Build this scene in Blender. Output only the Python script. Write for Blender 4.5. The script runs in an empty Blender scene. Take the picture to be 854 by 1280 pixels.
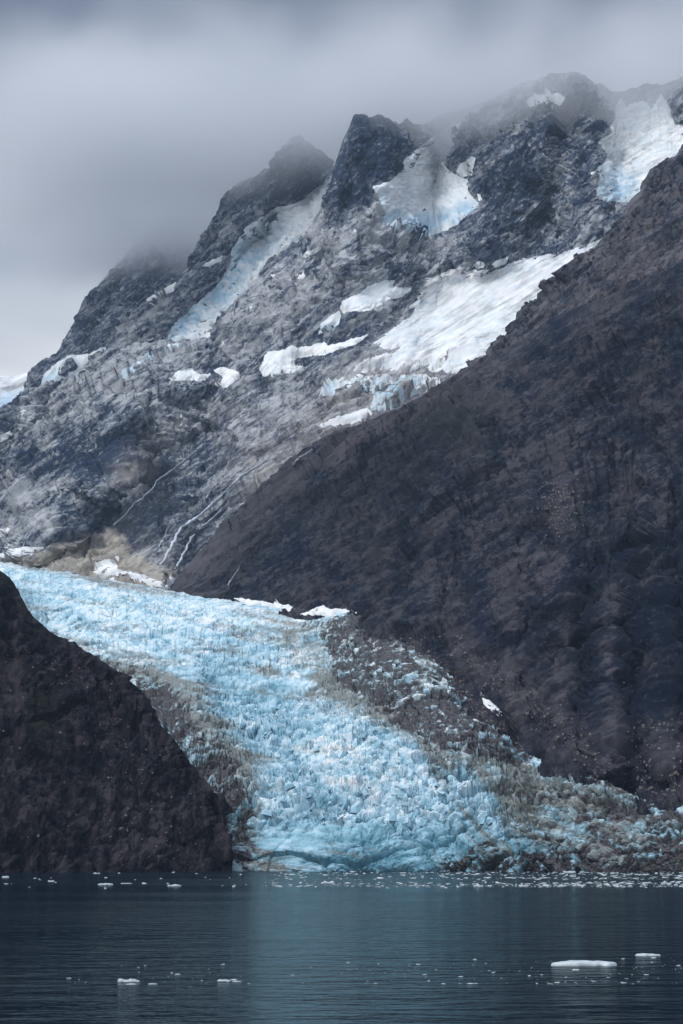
import bpy, bmesh, math, random, time
import numpy as np
from mathutils import Vector, Matrix, Euler
T0 = time.time()
rad = math.radians
sc = bpy.context.scene
COL = sc.collection

# ------------------------------------------------------------------ camera
FPX = 2489.0                       # focal length in photo pixels (70 mm on a 36 mm tall frame)
HORIZ = 1070.0                     # row of the sea horizon
PITCH = math.atan((HORIZ - 640.0) / FPX)
CAMH = 15.0
cam_d = bpy.data.cameras.new('camera'); cam = bpy.data.objects.new('camera', cam_d); COL.objects.link(cam)
cam_d.sensor_fit = 'VERTICAL'; cam_d.sensor_height = 36.0; cam_d.sensor_width = 24.0
cam_d.lens = 36.0 * FPX / 1280.0
cam.location = (0, 0, CAMH); cam.rotation_euler = (math.pi / 2 + PITCH, 0, 0)
cam_d.clip_start = 1.0; cam_d.clip_end = 60000.0
sc.camera = cam

# ------------------------------------------------------------------ world, sun, exposure
SUN_EL, SUN_AZ = 52.0, 236.0       # azimuth clockwise from +Y (the view): high, behind the camera and to the left
w = bpy.data.worlds.new("World"); sc.world = w; w.use_nodes = True
nt = w.node_tree; nt.nodes.clear()
def N(nt, t, **k):
    n = nt.nodes.new(t)
    for a, b in k.items():
        setattr(n, a, b)
    return n
def ramp(nt, stops, interp='LINEAR'):
    r = N(nt, 'ShaderNodeValToRGB'); r.color_ramp.interpolation = interp
    el = r.color_ramp.elements
    while len(el) < len(stops): el.new(0.5)
    for e, (p, c) in zip(el, stops):
        e.position = p; e.color = (c[0], c[1], c[2], 1) if hasattr(c, '__len__') else (c, c, c, 1)
    return r
out = N(nt, 'ShaderNodeOutputWorld'); bg = N(nt, 'ShaderNodeBackground'); bg.inputs[1].default_value = 0.1
sky = N(nt, 'ShaderNodeTexSky'); sky.sky_type = 'NISHITA'; sky.sun_disc = False
sky.sun_elevation = rad(SUN_EL); sky.sun_rotation = rad(SUN_AZ)
tc = N(nt, 'ShaderNodeTexCoord'); sep = N(nt, 'ShaderNodeSeparateXYZ')
nt.links.new(tc.outputs['Generated'], sep.inputs[0])
mp = N(nt, 'ShaderNodeMapping'); mp.inputs['Scale'].default_value = (2.2, 2.2, 5.5)
nt.links.new(tc.outputs['Generated'], mp.inputs[0])
n1 = N(nt, 'ShaderNodeTexNoise'); n1.inputs['Scale'].default_value = 1.6; n1.inputs['Detail'].default_value = 4; n1.inputs['Roughness'].default_value = 0.42
n1.inputs['Distortion'].default_value = 0.25
nt.links.new(mp.outputs[0], n1.inputs['Vector'])
def math_n(nt, op, a, b=None, c=None):
    m = N(nt, 'ShaderNodeMath', operation=op)
    for i, v in enumerate((a, b, c)):
        if v is None: continue
        if isinstance(v, (int, float)): m.inputs[i].default_value = v
        else: nt.links.new(v, m.inputs[i])
    return m.outputs[0]
zz = math_n(nt, 'ADD', sep.outputs[2], math_n(nt, 'MULTIPLY', math_n(nt, 'SUBTRACT', n1.outputs[0], 0.5), 0.20))
rp = ramp(nt, [(0.0, (.80, .79, .78)), (.236, (1.0, .95, .92)), (.285, (.50, .52, .55)), (.345, (.235, .265, .33)),
               (.41, (.10, .12, .17)), (.55, (.34, .375, .44)), (1.0, (.80, .90, 1.06))])
nt.links.new(zz, rp.inputs[0])
mul = N(nt, 'ShaderNodeMix', data_type='RGBA', blend_type='MULTIPLY'); mul.inputs['Factor'].default_value = 1
nt.links.new(rp.outputs[0], mul.inputs[6]); mul.inputs[7].default_value = (9.5, 9.5, 9.5, 1)
mx = N(nt, 'ShaderNodeMix', data_type='RGBA'); mx.inputs['Factor'].default_value = 0.9
nt.links.new(sky.outputs[0], mx.inputs[6]); nt.links.new(mul.outputs[2], mx.inputs[7])
nt.links.new(mx.outputs[2], bg.inputs[0]); nt.links.new(bg.outputs[0], out.inputs[0])

sl = bpy.data.lights.new('sun', 'SUN'); sl.energy = 1.5; sl.angle = rad(18); sl.color = (1.0, .98, .96)
so = bpy.data.objects.new('sun', sl); COL.objects.link(so)
az = rad(SUN_AZ); el_ = rad(SUN_EL)
sdir = Vector((math.sin(az) * math.cos(el_), math.cos(az) * math.cos(el_), math.sin(el_)))
so.rotation_euler = (-sdir).to_track_quat('-Z', 'Y').to_euler()
so.location = (0, 0, 3000)
sc.view_settings.view_transform = 'Standard'; sc.view_settings.look = 'None'
sc.view_settings.exposure = 0.45; sc.view_settings.gamma = 1.0; sc.view_settings.use_curve_mapping = False
sc.cycles.max_bounces = 9; sc.cycles.diffuse_bounces = 3; sc.cycles.glossy_bounces = 2
sc.cycles.volume_bounces = 8; sc.cycles.volume_step_rate = 1.0; sc.cycles.volume_max_steps = 128
sc.cycles.use_denoising = True

# ------------------------------------------------------------------ helpers
def ray(px, py):
    x = (np.asarray(px, float) - 427.0) / FPX; u = (640.0 - np.asarray(py, float)) / FPX
    return x, math.cos(PITCH) - u * math.sin(PITCH), math.sin(PITCH) + u * math.cos(PITCH)
def P3(px, py, D):                 # the place in the world seen at a pixel, D metres down the fjord
    x, y, z = ray(px, py); k = D / y
    return np.stack([x * k, D + 0 * k, CAMH + z * k], -1)
def proj(P):                       # and back: the pixel at which a place is seen
    X, Y, Z = P[..., 0], P[..., 1], P[..., 2] - CAMH; c, s = math.cos(PITCH), math.sin(PITCH)
    d = Y * c + Z * s; u = -Y * s + Z * c
    return 427 + FPX * X / d, 640 - FPX * u / d
def water_pt(px, py):
    x, y, z = ray(px, py); k = -CAMH / z
    return float(x * k), float(y * k)
rng = np.random.RandomState(7)
_perm = rng.permutation(4096).astype(np.int32)
_g = rng.normal(size=(4096, 3)); _g /= np.linalg.norm(_g, axis=1)[:, None]; _g = _g.astype(np.float32)
_r = rng.rand(4096, 6).astype(np.float32)
def _h(ix, iy, iz):
    return _perm[(_perm[(_perm[ix & 4095] + iy) & 4095] + iz) & 4095]
def perlin(p):
    i = np.floor(p).astype(np.int32); f = (p - i).astype(np.float32)
    u = f * f * f * (f * (f * 6 - 15) + 10); res = 0
    for dx in (0, 1):
        wx = u[:, 0] if dx else 1 - u[:, 0]
        for dy in (0, 1):
            wy = u[:, 1] if dy else 1 - u[:, 1]
            for dz in (0, 1):
                wz = u[:, 2] if dz else 1 - u[:, 2]
                g = _g[_h(i[:, 0] + dx, i[:, 1] + dy, i[:, 2] + dz)]
                d = g[:, 0] * (f[:, 0] - dx) + g[:, 1] * (f[:, 1] - dy) + g[:, 2] * (f[:, 2] - dz)
                res = res + d * wx * wy * wz
    return res * 1.5
def fbm(p, octs, rough=.5, ridged=False):
    a, s, tot = 1.0, 0, 0
    for o in range(octs):
        n = perlin(p + o * 17.3)
        if ridged: n = 1 - 2 * np.abs(n) * 1.3
        s = s + n * a; tot += a; a *= rough; p = p * 2.03
    return s / tot
def facets(p, tilt=1.0):
    """blocks: every cell of a jittered lattice gets a height and a tilted top; returns the height and F2 - F1"""
    i = np.floor(p).astype(np.int32)
    b1 = np.full(len(p), 9e9, np.float32); b2 = b1.copy(); hh = np.zeros(len(p), np.float32)
    for dx in (-1, 0, 1):
        for dy in (-1, 0, 1):
            for dz in (-1, 0, 1):
                c = i + np.array([dx, dy, dz], np.int32); h = _h(c[:, 0], c[:, 1], c[:, 2]); r = _r[h]
                v = (p - c - r[:, :3]).astype(np.float32); d = (v * v).sum(1)
                g = _g[(h * 7 + 13) & 4095]
                near = d < b1
                b2 = np.where(near, b1, np.minimum(b2, d))
                hh = np.where(near, (r[:, 3] - .5) + tilt * (v * g).sum(1), hh)
                b1 = np.where(near, d, b1)
    return hh, np.sqrt(b2) - np.sqrt(b1)
def sstep(a, b, x):
    t = np.clip((x - a) / (b - a), 0, 1); return t * t * (3 - 2 * t)
def seg_gauss(X, Y, segs):
    """sum of soft ridges: (x0, y0, x1, y1, width, amount)"""
    s = np.zeros_like(X)
    for x0, y0, x1, y1, wd, am in segs:
        dx, dy = x1 - x0, y1 - y0; L = dx * dx + dy * dy + 1e-6
        t = np.clip(((X - x0) * dx + (Y - y0) * dy) / L, 0, 1)
        d2 = (X - x0 - t * dx) ** 2 + (Y - y0 - t * dy) ** 2
        s += am * np.exp(-d2 / (2 * wd * wd))
    return s
def sdf_poly(X, Y, poly):
    """signed distance to a polygon, positive inside"""
    d = np.full(X.shape, 1e9); ins = np.zeros(X.shape, bool); n = len(poly)
    for k in range(n):
        (x0, y0), (x1, y1) = poly[k], poly[(k + 1) % n]
        dx, dy = x1 - x0, y1 - y0; L = dx * dx + dy * dy + 1e-9
        t = np.clip(((X - x0) * dx + (Y - y0) * dy) / L, 0, 1)
        d = np.minimum(d, (X - x0 - t * dx) ** 2 + (Y - y0 - t * dy) ** 2)
        if y0 != y1:
            c = ((y0 > Y) != (y1 > Y)) & (X < (x1 - x0) * (Y - y0) / (y1 - y0) + x0)
            ins ^= c
    return np.where(ins, 1, -1) * np.sqrt(d)
def curve(pts):
    a = np.array(pts, float); return lambda x: np.interp(x, a[:, 0], a[:, 1])

def mesh_from(name, V, F, mat, smooth=True, col=None, parent=None):
    me = bpy.data.meshes.new(name); V = np.ascontiguousarray(V, np.float32); F = np.ascontiguousarray(F, np.int32); k = F.shape[1]
    me.vertices.add(len(V)); me.vertices.foreach_set('co', V.ravel())
    me.loops.add(F.size); me.loops.foreach_set('vertex_index', F.ravel())
    me.polygons.add(len(F)); me.polygons.foreach_set('loop_start', np.arange(0, F.size, k, dtype=np.int32))
    me.polygons.foreach_set('loop_total', np.full(len(F), k, np.int32))
    me.polygons.foreach_set('use_smooth', np.full(len(F), smooth, bool))
    me.update(calc_edges=True)
    if col is not None:
        a = me.color_attributes.new('mask', 'FLOAT_COLOR', 'POINT')
        c = np.ones((len(V), 4), np.float32); c[:, :3] = col; a.data.foreach_set('color', c.ravel())
    me.materials.append(mat)
    o = bpy.data.objects.new(name, me); COL.objects.link(o)
    if parent is not None: o.parent = parent
    return o
def grid_faces(nr, nc, keep=None):
    idx = np.arange(nr * nc).reshape(nr, nc)
    F = np.stack([idx[:-1, :-1], idx[:-1, 1:], idx[1:, 1:], idx[1:, :-1]], -1).reshape(-1, 4)
    if keep is not None:
        k = keep[:-1, :-1] | keep[:-1, 1:] | keep[1:, 1:] | keep[1:, :-1]; F = F[k.reshape(-1)]
        used = np.unique(F); m = np.full(nr * nc, -1, np.int64); m[used] = np.arange(len(used)); return m[F], used
    return F
def tag(o, label=None, cat=None, group=None, kind=None):
    if label: o['label'] = label
    if cat: o['category'] = cat
    if group: o['group'] = group
    if kind: o['kind'] = kind
    return o
def spaced(a, b, step, lo=0, hi=854, coarse=6.0):
    m = np.arange(max(a, lo), min(b, hi) + .01, step); L = np.arange(a, m[0] - .1, coarse); R = np.arange(m[-1] + coarse, b + .1, coarse)
    return np.concatenate([L, m, R])

# ------------------------------------------------------------------ materials
def new_mat(name):
    m = bpy.data.materials.new(name); m.use_nodes = True; nt = m.node_tree; nt.nodes.clear()
    o = N(nt, 'ShaderNodeOutputMaterial'); b = N(nt, 'ShaderNodeBsdfPrincipled'); nt.links.new(b.outputs[0], o.inputs[0])
    return m, nt, b
def tex(nt, scale, detail=6, rough=.6, mscale=(1, 1, 1), mrot=(0, 0, 0), kind='noise', dist=0.0):
    g = N(nt, 'ShaderNodeNewGeometry'); m = N(nt, 'ShaderNodeMapping'); m.vector_type = 'TEXTURE'; m.inputs['Scale'].default_value = tuple(1 / k for k in mscale); m.inputs['Rotation'].default_value = tuple(-k for k in mrot)
    nt.links.new(g.outputs['Position'], m.inputs[0])
    if kind == 'noise':
        t = N(nt, 'ShaderNodeTexNoise'); t.inputs['Detail'].default_value = detail; t.inputs['Roughness'].default_value = rough; t.inputs['Distortion'].default_value = dist
    else:
        t = N(nt, 'ShaderNodeTexVoronoi'); t.feature = kind
    t.inputs['Scale'].default_value = scale
    nt.links.new(m.outputs[0], t.inputs['Vector']); return t
def mixc(nt, fac, a, b, blend='MIX'):
    m = N(nt, 'ShaderNodeMix', data_type='RGBA', blend_type=blend)
    for s, v in ((m.inputs[0], fac), (m.inputs[6], a), (m.inputs[7], b)):
        if isinstance(v, (int, float)): s.default_value = v
        elif isinstance(v, tuple): s.default_value = (*v, 1)
        else: nt.links.new(v, s)
    return m.outputs[2]
def mask(nt):
    a = N(nt, 'ShaderNodeAttribute'); a.attribute_name = 'mask'; s = N(nt, 'ShaderNodeSeparateColor'); nt.links.new(a.outputs['Color'], s.inputs[0]); return s.outputs
def rock_mat(name, dark, mid, light, veg, scree, tilt=.65, fine=1.0, bump=1.0, patch=1.0):
    """mask R = scree and outwash, G = thin brown plant cover, B = pale worn rock, lowered to paint shade into gullies"""
    m, nt, b = new_mat(name); s = mask(nt)
    big = tex(nt, .006, 5, .6, mrot=(0, tilt, 0), mscale=(1, 1, 2.2), dist=.6)
    med = tex(nt, .04 * fine, 5, .66, mrot=(0, tilt, 0), mscale=(.6, .8, 1.35), dist=.3)
    fin = tex(nt, .105 * fine, 4, .7, mrot=(0, tilt, 0), mscale=(.7, .9, 1.2))
    slab = tex(nt, .021 * fine, 4, .6, mrot=(0, tilt, 0), mscale=(.22, .8, 1.9), dist=.5)
    r1 = ramp(nt, [(.42, dark), (.49, mid), (.57, light)]); 
    v = math_n(nt, 'ADD', math_n(nt, 'ADD', math_n(nt, 'MULTIPLY', big.outputs[0], .16), math_n(nt, 'MULTIPLY', slab.outputs[0], .24)), math_n(nt, 'ADD', math_n(nt, 'MULTIPLY', med.outputs[0], .30), math_n(nt, 'MULTIPLY', fin.outputs[0], .30)))
    for sc_, am_ in ((.05 * fine, .095 * patch), (.12 * fine, .075 * patch)):
        g = N(nt, 'ShaderNodeNewGeometry'); wn = tex(nt, .04 * fine, 3, .6); mpn = N(nt, 'ShaderNodeMapping'); mpn.vector_type = 'TEXTURE'; mpn.inputs['Rotation'].default_value = (0, -tilt, 0); mpn.inputs['Scale'].default_value = (3.4, 1.4, .75)
        wv_ = N(nt, 'ShaderNodeVectorMath', operation='MULTIPLY_ADD'); nt.links.new(wn.outputs['Color'], wv_.inputs[0]); wv_.inputs[1].default_value = (22 / fine, 22 / fine, 22 / fine); nt.links.new(g.outputs['Position'], wv_.inputs[2])
        nt.links.new(wv_.outputs[0], mpn.inputs[0]); vo = N(nt, 'ShaderNodeTexVoronoi'); vo.inputs['Scale'].default_value = sc_; nt.links.new(mpn.outputs[0], vo.inputs['Vector'])
        sx = N(nt, 'ShaderNodeSeparateColor'); nt.links.new(vo.outputs['Color'], sx.inputs[0]); v = math_n(nt, 'ADD', v, math_n(nt, 'MULTIPLY', math_n(nt, 'SUBTRACT', sx.outputs[0], .5), am_))
    v = math_n(nt, 'ADD', v, math_n(nt, 'MULTIPLY', math_n(nt, 'SUBTRACT', s[2], .5), .22))
    nt.links.new(v, r1.inputs[0]); c = r1.outputs[0]
    vn = None
    spk = ramp(nt, [(.60, 0.0), (.66, 1.0)]); nt.links.new(fin.outputs[0], spk.inputs[0])
    c = mixc(nt, math_n(nt, 'MULTIPLY', spk.outputs[0], .45), c, light)
    vf = math_n(nt, 'MULTIPLY', s[1], math_n(nt, 'ADD', .35, med.outputs[0])); vf.node.use_clamp = True
    vr = ramp(nt, [(.35, tuple(x * .55 for x in veg)), (.65, veg)]); nt.links.new(fin.outputs[0], vr.inputs[0])
    c = mixc(nt, vf, c, vr.outputs[0])
    sf = math_n(nt, 'MULTIPLY', s[0], math_n(nt, 'ADD', .45, fin.outputs[0])); sf.node.use_clamp = True
    sr = ramp(nt, [(.35, tuple(x * .6 for x in scree)), (.62, scree)]); nt.links.new(med.outputs[0], sr.inputs[0])
    c = mixc(nt, sf, c, sr.outputs[0])
    nt.links.new(c, b.inputs['Base Color']); b.inputs['Roughness'].default_value = .92; b.inputs['Specular IOR Level'].default_value = .07
    bp = N(nt, 'ShaderNodeBump'); bp.inputs['Strength'].default_value = .9 * bump; bp.inputs['Distance'].default_value = 20.0 * bump / fine
    nt.links.new(v, bp.inputs['Height']); nt.links.new(bp.outputs[0], b.inputs['Normal'])
    return m
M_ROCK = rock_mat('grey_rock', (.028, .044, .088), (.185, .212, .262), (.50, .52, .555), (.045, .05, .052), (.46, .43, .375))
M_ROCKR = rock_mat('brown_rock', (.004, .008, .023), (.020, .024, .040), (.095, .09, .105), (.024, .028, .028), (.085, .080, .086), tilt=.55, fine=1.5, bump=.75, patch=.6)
M_ROCKU = rock_mat('slate_ridge_rock', (.010, .016, .036), (.050, .056, .080), (.18, .17, .18), (.040, .044, .050), (.17, .16, .165), tilt=.7, fine=1.3, bump=.9, patch=.7)
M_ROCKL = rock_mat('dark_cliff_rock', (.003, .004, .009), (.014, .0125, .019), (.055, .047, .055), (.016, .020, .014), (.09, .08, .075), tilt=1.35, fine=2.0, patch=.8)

def ice_mat():
    """mask R = dark rock debris and painted undercut shade, G = tan silt, B = deep blue old ice and painted cave shade"""
    m, nt, b = new_mat('glacier_ice'); s = mask(nt)
    n1 = tex(nt, .02, 6, .6, dist=.4); n2 = tex(nt, .12, 6, .65, mscale=(1, .7, 1)); n3 = tex(nt, .5, 4, .6)
    r = ramp(nt, [(.0, (.84, .88, .90)), (.26, (.60, .77, .85)), (.58, (.33, .56, .68)), (1.0, (.11, .29, .38))])
    v = math_n(nt, 'ADD', s[2], math_n(nt, 'MULTIPLY', math_n(nt, 'SUBTRACT', n2.outputs[0], .5), 1.0)); nt.links.new(v, r.inputs[0])
    c = r.outputs[0]
    tf = math_n(nt, 'ADD', math_n(nt, 'MULTIPLY', s[1], 1.5), math_n(nt, 'MULTIPLY', math_n(nt, 'SUBTRACT', n2.outputs[0], .62), 2.4)); tf.node.use_clamp = True
    tr = ramp(nt, [(.3, (.10, .105, .095)), (.7, (.28, .285, .255))]); nt.links.new(n3.outputs[0], tr.inputs[0])
    c = mixc(nt, math_n(nt, 'MULTIPLY', tf, .9), c, tr.outputs[0])
    df = math_n(nt, 'ADD', math_n(nt, 'MULTIPLY', s[0], 2.1), math_n(nt, 'MULTIPLY', math_n(nt, 'SUBTRACT', n2.outputs[0], .66), 4.2)); df.node.use_clamp = True
    dr = ramp(nt, [(.40, (.014, .015, .020)), (.60, (.085, .082, .082))]); nt.links.new(n3.outputs[0], dr.inputs[0])
    c = mixc(nt, df, c, dr.outputs[0])
    nt.links.new(c, b.inputs['Base Color']); b.inputs['Roughness'].default_value = .45; b.inputs['Specular IOR Level'].default_value = .4
    bp = N(nt, 'ShaderNodeBump'); bp.inputs['Strength'].default_value = .7; bp.inputs['Distance'].default_value = 5.0
    nt.links.new(n2.outputs[0], bp.inputs['Height']); nt.links.new(bp.outputs[0], b.inputs['Normal'])
    return m
M_ICE = ice_mat()
def snow_mat():
    """mask R = dirt streaks, B = blue ice"""
    m, nt, b = new_mat('snow'); s = mask(nt)
    n1 = tex(nt, .012, 6, .62, mrot=(0, .62, 0), mscale=(.35, .8, 2.2), dist=.5); n2 = tex(nt, .06, 6, .65, mrot=(0, .5, 0), mscale=(.6, 1, 1.5))
    c = mixc(nt, s[2], (.87, .88, .89), (.36, .56, .70))
    v = math_n(nt, 'ADD', math_n(nt, 'MULTIPLY', n1.outputs[0], .6), math_n(nt, 'MULTIPLY', n2.outputs[0], .4))
    g = ramp(nt, [(.47, 0.0), (.60, 1.0)]); nt.links.new(v, g.inputs[0])
    df = math_n(nt, 'ADD', math_n(nt, 'MULTIPLY', s[0], .25), math_n(nt, 'MULTIPLY', g.outputs[0], math_n(nt, 'MULTIPLY', s[0], .9))); df.node.use_clamp = True
    c = mixc(nt, df, c, (.27, .26, .25))
    bb = ramp(nt, [(.50, 0.0), (.62, .45)]); nt.links.new(n2.outputs[0], bb.inputs[0])
    c = mixc(nt, bb.outputs[0], c, (.60, .74, .83))
    nt.links.new(c, b.inputs['Base Color']); b.inputs['Roughness'].default_value = .7; b.inputs['Specular IOR Level'].default_value = .2
    bp = N(nt, 'ShaderNodeBump'); bp.inputs['Strength'].default_value = .6; bp.inputs['Distance'].default_value = 7.0
    nt.links.new(v, bp.inputs['Height']); nt.links.new(bp.outputs[0], b.inputs['Normal'])
    return m
M_SNOW = snow_mat()
def plain(name, col, rough=.6, var=.3, scale=1.0):
    m, nt, b = new_mat(name); n = tex(nt, scale, 4, .6)
    c = mixc(nt, n.outputs[0], tuple(x * (1 - var) for x in col), tuple(min(1, x * (1 + var)) for x in col))
    nt.links.new(c, b.inputs['Base Color']); b.inputs['Roughness'].default_value = rough; return m
M_FLOE = plain('floe_ice', (.50, .57, .61), .4, .2, 1.5)
M_FOAM = plain('white_water', (.55, .60, .68), .5, .25, .15)
M_BOULDER = plain('pale_boulder', (.17, .16, .15), .9, .5, .3)
M_DEBRIS = plain('debris_rock', (.06, .055, .055), .9, .5, .2)
def water_mat():
    m, nt, b = new_mat('sea_water')
    nt.nodes.remove(b); o = nt.nodes[0]; df = N(nt, 'ShaderNodeBsdfDiffuse'); df.inputs[0].default_value = (.004, .010, .019, 1); gl = N(nt, 'ShaderNodeBsdfGlossy'); gl.inputs[0].default_value = (.85, .95, .95, 1)
    fr = N(nt, 'ShaderNodeFresnel'); fr.inputs[0].default_value = 1.33; ms = N(nt, 'ShaderNodeMixShader'); nt.links.new(math_n(nt, 'MULTIPLY', fr.outputs[0], .46), ms.inputs[0]); nt.links.new(df.outputs[0], ms.inputs[1]); nt.links.new(gl.outputs[0], ms.inputs[2]); nt.links.new(ms.outputs[0], o.inputs[0])
    a1 = tex(nt, .6, 3, .6, mscale=(.5, 1, 1)); a2 = tex(nt, .17, 3, .55, mscale=(.65, 1, 1)); a3 = tex(nt, .0045, 3, .5, mscale=(.16, 1.3, 1), dist=.3)
    slick = ramp(nt, [(.38, 0.0), (.62, 1.0)]); nt.links.new(a3.outputs[0], slick.inputs[0])
    rr = math_n(nt, 'ADD', .045, math_n(nt, 'MULTIPLY', slick.outputs[0], .07)); nt.links.new(rr, gl.inputs['Roughness'])
    b1 = N(nt, 'ShaderNodeBump'); b1.inputs['Distance'].default_value = .19
    st = math_n(nt, 'ADD', .6, math_n(nt, 'MULTIPLY', slick.outputs[0], .4)); nt.links.new(st, b1.inputs['Strength'])
    a4 = tex(nt, .055, 4, .55, mscale=(.55, 1, 1)); h = math_n(nt, 'ADD', math_n(nt, 'MULTIPLY', a4.outputs[0], 3.5), math_n(nt, 'ADD', math_n(nt, 'MULTIPLY', a1.outputs[0], .55), math_n(nt, 'MULTIPLY', a2.outputs[0], 3.2)))
    nt.links.new(h, b1.inputs['Height']); nt.links.new(b1.outputs[0], gl.inputs['Normal']); nt.links.new(b1.outputs[0], fr.inputs['Normal'])
    return m
M_WATER = water_mat()

# ------------------------------------------------------------------ rock sheets: real slopes from foot to crest and down the far side
def rock_disp(P, ang, big=1.0, fine=1.0, seed=0.0, steep=1.0):
    """relief in metres: (broad, fine)"""
    p = P.reshape(-1, 3).astype(np.float64) + seed
    ca, sa = math.cos(ang), math.sin(ang)
    u = p[:, 0] * ca + p[:, 2] * sa; v = -p[:, 0] * sa + p[:, 2] * ca
    q = np.stack([u * .45, p[:, 1] * .7, v], -1)
    wv = np.stack([perlin(q / 140.0), perlin(q / 140.0 + 40), perlin(q / 140.0 + 80)], -1)
    q = q + wv * 38
    low = fbm(q / 330.0, 2, .5, True) * 52 * big + perlin(q / 620.0) * 50 * big
    f1, e1 = facets(q / 95.0, 1.1); f2, e2 = facets(q / 38.0, 1.2); f3, e3 = facets(q / 16.0, 1.3); f4, e4 = facets(q / 7.5, 1.3)
    qs = np.stack([u * .16, p[:, 1] * .5, v], -1) + wv * 20
    strata = fbm(qs / 22.0, 3, .6, True) * 5.0
    hi = f1 * 26 - np.exp(-e1 / .10) * 7 + f2 * 12 - np.exp(-e2 / .10) * 3 + f3 * 6.5 - np.exp(-e3 / .12) * 2 + f4 * 3.0 + strata * 1.4 + fbm(q / 40.0, 3, .6, True) * 9
    return low.reshape(P.shape[:2]), (hi * fine * 1.25).reshape(P.shape[:2])

def sheet(name, mat, xs, rows, foot, footD, crest, crestD, g, disp, relief=None, col=None, skirt=None, back=900, label=None, crest_rough=1.0, smooth=True, kind='structure', cat=None, minz=None):
    xs = np.asarray(xs, float); nb = 14; ns = 3
    fy, fD, cy, cD = foot(xs), footD(xs), crest(xs), crestD(xs)
    cy = cy + perlin(np.stack([xs / 9.0, xs * 0 + 3.1, xs * 0 + len(name)], -1)) * 2.6 * crest_rough + perlin(np.stack([xs / 3.5, xs * 0 + 9.1, xs * 0 + len(name)], -1)) * 1.2 * crest_rough
    t = np.linspace(0, 1, rows)[:, None]
    PX = np.broadcast_to(xs[None, :], (rows, len(xs))).copy(); PY = fy + (cy - fy) * t
    D = fD + (cD - fD) * t ** g
    if relief is not None:
        D = D - relief(PX, PY) * np.minimum(1, (1 - t) * 12 + .25)
    B = P3(PX, PY, D)
    gx = np.gradient(B, axis=1); gy = np.gradient(B, axis=0); Nn = np.cross(gx, gy); Nn /= np.linalg.norm(Nn, axis=2)[..., None] + 1e-9
    Nn = np.where((Nn * B).sum(-1)[..., None] > 0, -Nn, Nn)
    for _ in range(3):
        Nn[1:-1] = (Nn[:-2] + Nn[1:-1] + Nn[2:]) / 3
    Nn /= np.linalg.norm(Nn, axis=2)[..., None] + 1e-9
    low, hi = disp(B, PX, PY)
    tl = np.minimum(1, .15 + (1 - t) * 7)
    Pl = B + Nn * (low * tl)[..., None]
    Pd = Pl + Nn * (hi * np.minimum(1, .16 + (1 - t) * 8))[..., None]
    QX, QY = proj(Pd)
    C = col(QX, QY, B) if col is not None else np.zeros(PX.shape + (3,))
    # far side and skirt, so that the slope is a body with a back
    s = (np.linspace(0, 1, nb + 1)[1:] ** 1.4 * back)[:, None]
    top = Pd[-1]; dirb = top.copy(); dirb[:, 2] = 0; dirb /= np.linalg.norm(dirb, axis=1)[:, None]
    bk = top[None] + dirb[None] * s[..., None]; bk[..., 2] -= (s * .85 + (np.linspace(0, 1, nb + 1)[1:, None] * 6 * np.pi % 1) * 6)
    bk[..., 2] += perlin(bk.reshape(-1, 3) / 60.0).reshape(bk.shape[:2]) * 14 * np.minimum(1, s / 60)
    sk = np.stack([Pd[0] + np.array([0, 5.0 * (ns - k), -40.0 * (ns - k)]) for k in range(ns)])
    V = np.concatenate([sk, Pd, bk]); Cc = np.concatenate([np.repeat(C[:1], ns, 0), C, np.repeat(C[-1:], nb, 0)])
    if minz is not None: V[..., 2] = np.maximum(V[..., 2], minz)
    o = mesh_from(name, V.reshape(-1, 3), grid_faces(V.shape[0], V.shape[1]), mat, smooth, Cc.reshape(-1, 3))
    tag(o, label, cat, kind=kind)
    print(name, V.shape, round(time.time() - T0, 1))
    return dict(PX=PX, PY=PY, QX=QX, QY=QY, base=B, low=Pl, P=Pd, N=Nn, obj=o, xs=xs, fy=fy, cy=cy, rows=rows)
def zbuf(sh):
    P, QX, QY = sh['P'].reshape(-1, 3), sh['QX'].ravel(), sh['QY'].ravel(); o = np.argsort(-P[:, 1])
    z = np.full((1400, 1100), -1, np.int64); ix = np.round(QX).astype(int) + 120; iy = np.round(QY).astype(int) + 60
    ok = (ix >= 1) & (ix < 1098) & (iy >= 1) & (iy < 1398); o = o[ok[o]]
    for dx, dy in ((0, 1), (1, 0), (0, 0)): z[iy[o] + dy, ix[o] + dx] = o
    sh['z'] = z
def pt_on(sh, px, py, lift=0.0):
    '''the surface point one sees at a pixel'''
    if 'z' not in sh: zbuf(sh)
    z = sh['z']; X, Y = int(round(px)) + 120, int(round(py)) + 60
    for r in range(0, 6):
        w_ = z[Y - r:Y + r + 1, X - r:X + r + 1]; w_ = w_[w_ >= 0]
        if len(w_):
            k = w_[np.argmin(sh['P'].reshape(-1, 3)[w_, 1])]; return sh['P'].reshape(-1, 3)[k] + sh['N'].reshape(-1, 3)[k] * lift
    return _pt(sh, px, py, lift)
def _pt(sh, px, py, lift=0.0):
    j = np.interp(px, sh['xs'], np.arange(len(sh['xs']))); j = np.clip(np.round(j).astype(int), 0, len(sh['xs']) - 1)
    t = (py - sh['fy'][j]) / (sh['cy'][j] - sh['fy'][j]); i = np.clip(np.round(t * (sh['rows'] - 1)).astype(int), 0, sh['rows'] - 1)
    return sh['P'][i, j] + sh['N'][i, j] * lift
def nz(X, Y, s, seed=0.0, octs=3):
    return fbm(np.stack([X.ravel() / s, Y.ravel() / s, np.full(X.size, 5.3 + seed)], -1), octs).reshape(X.shape)

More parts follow.
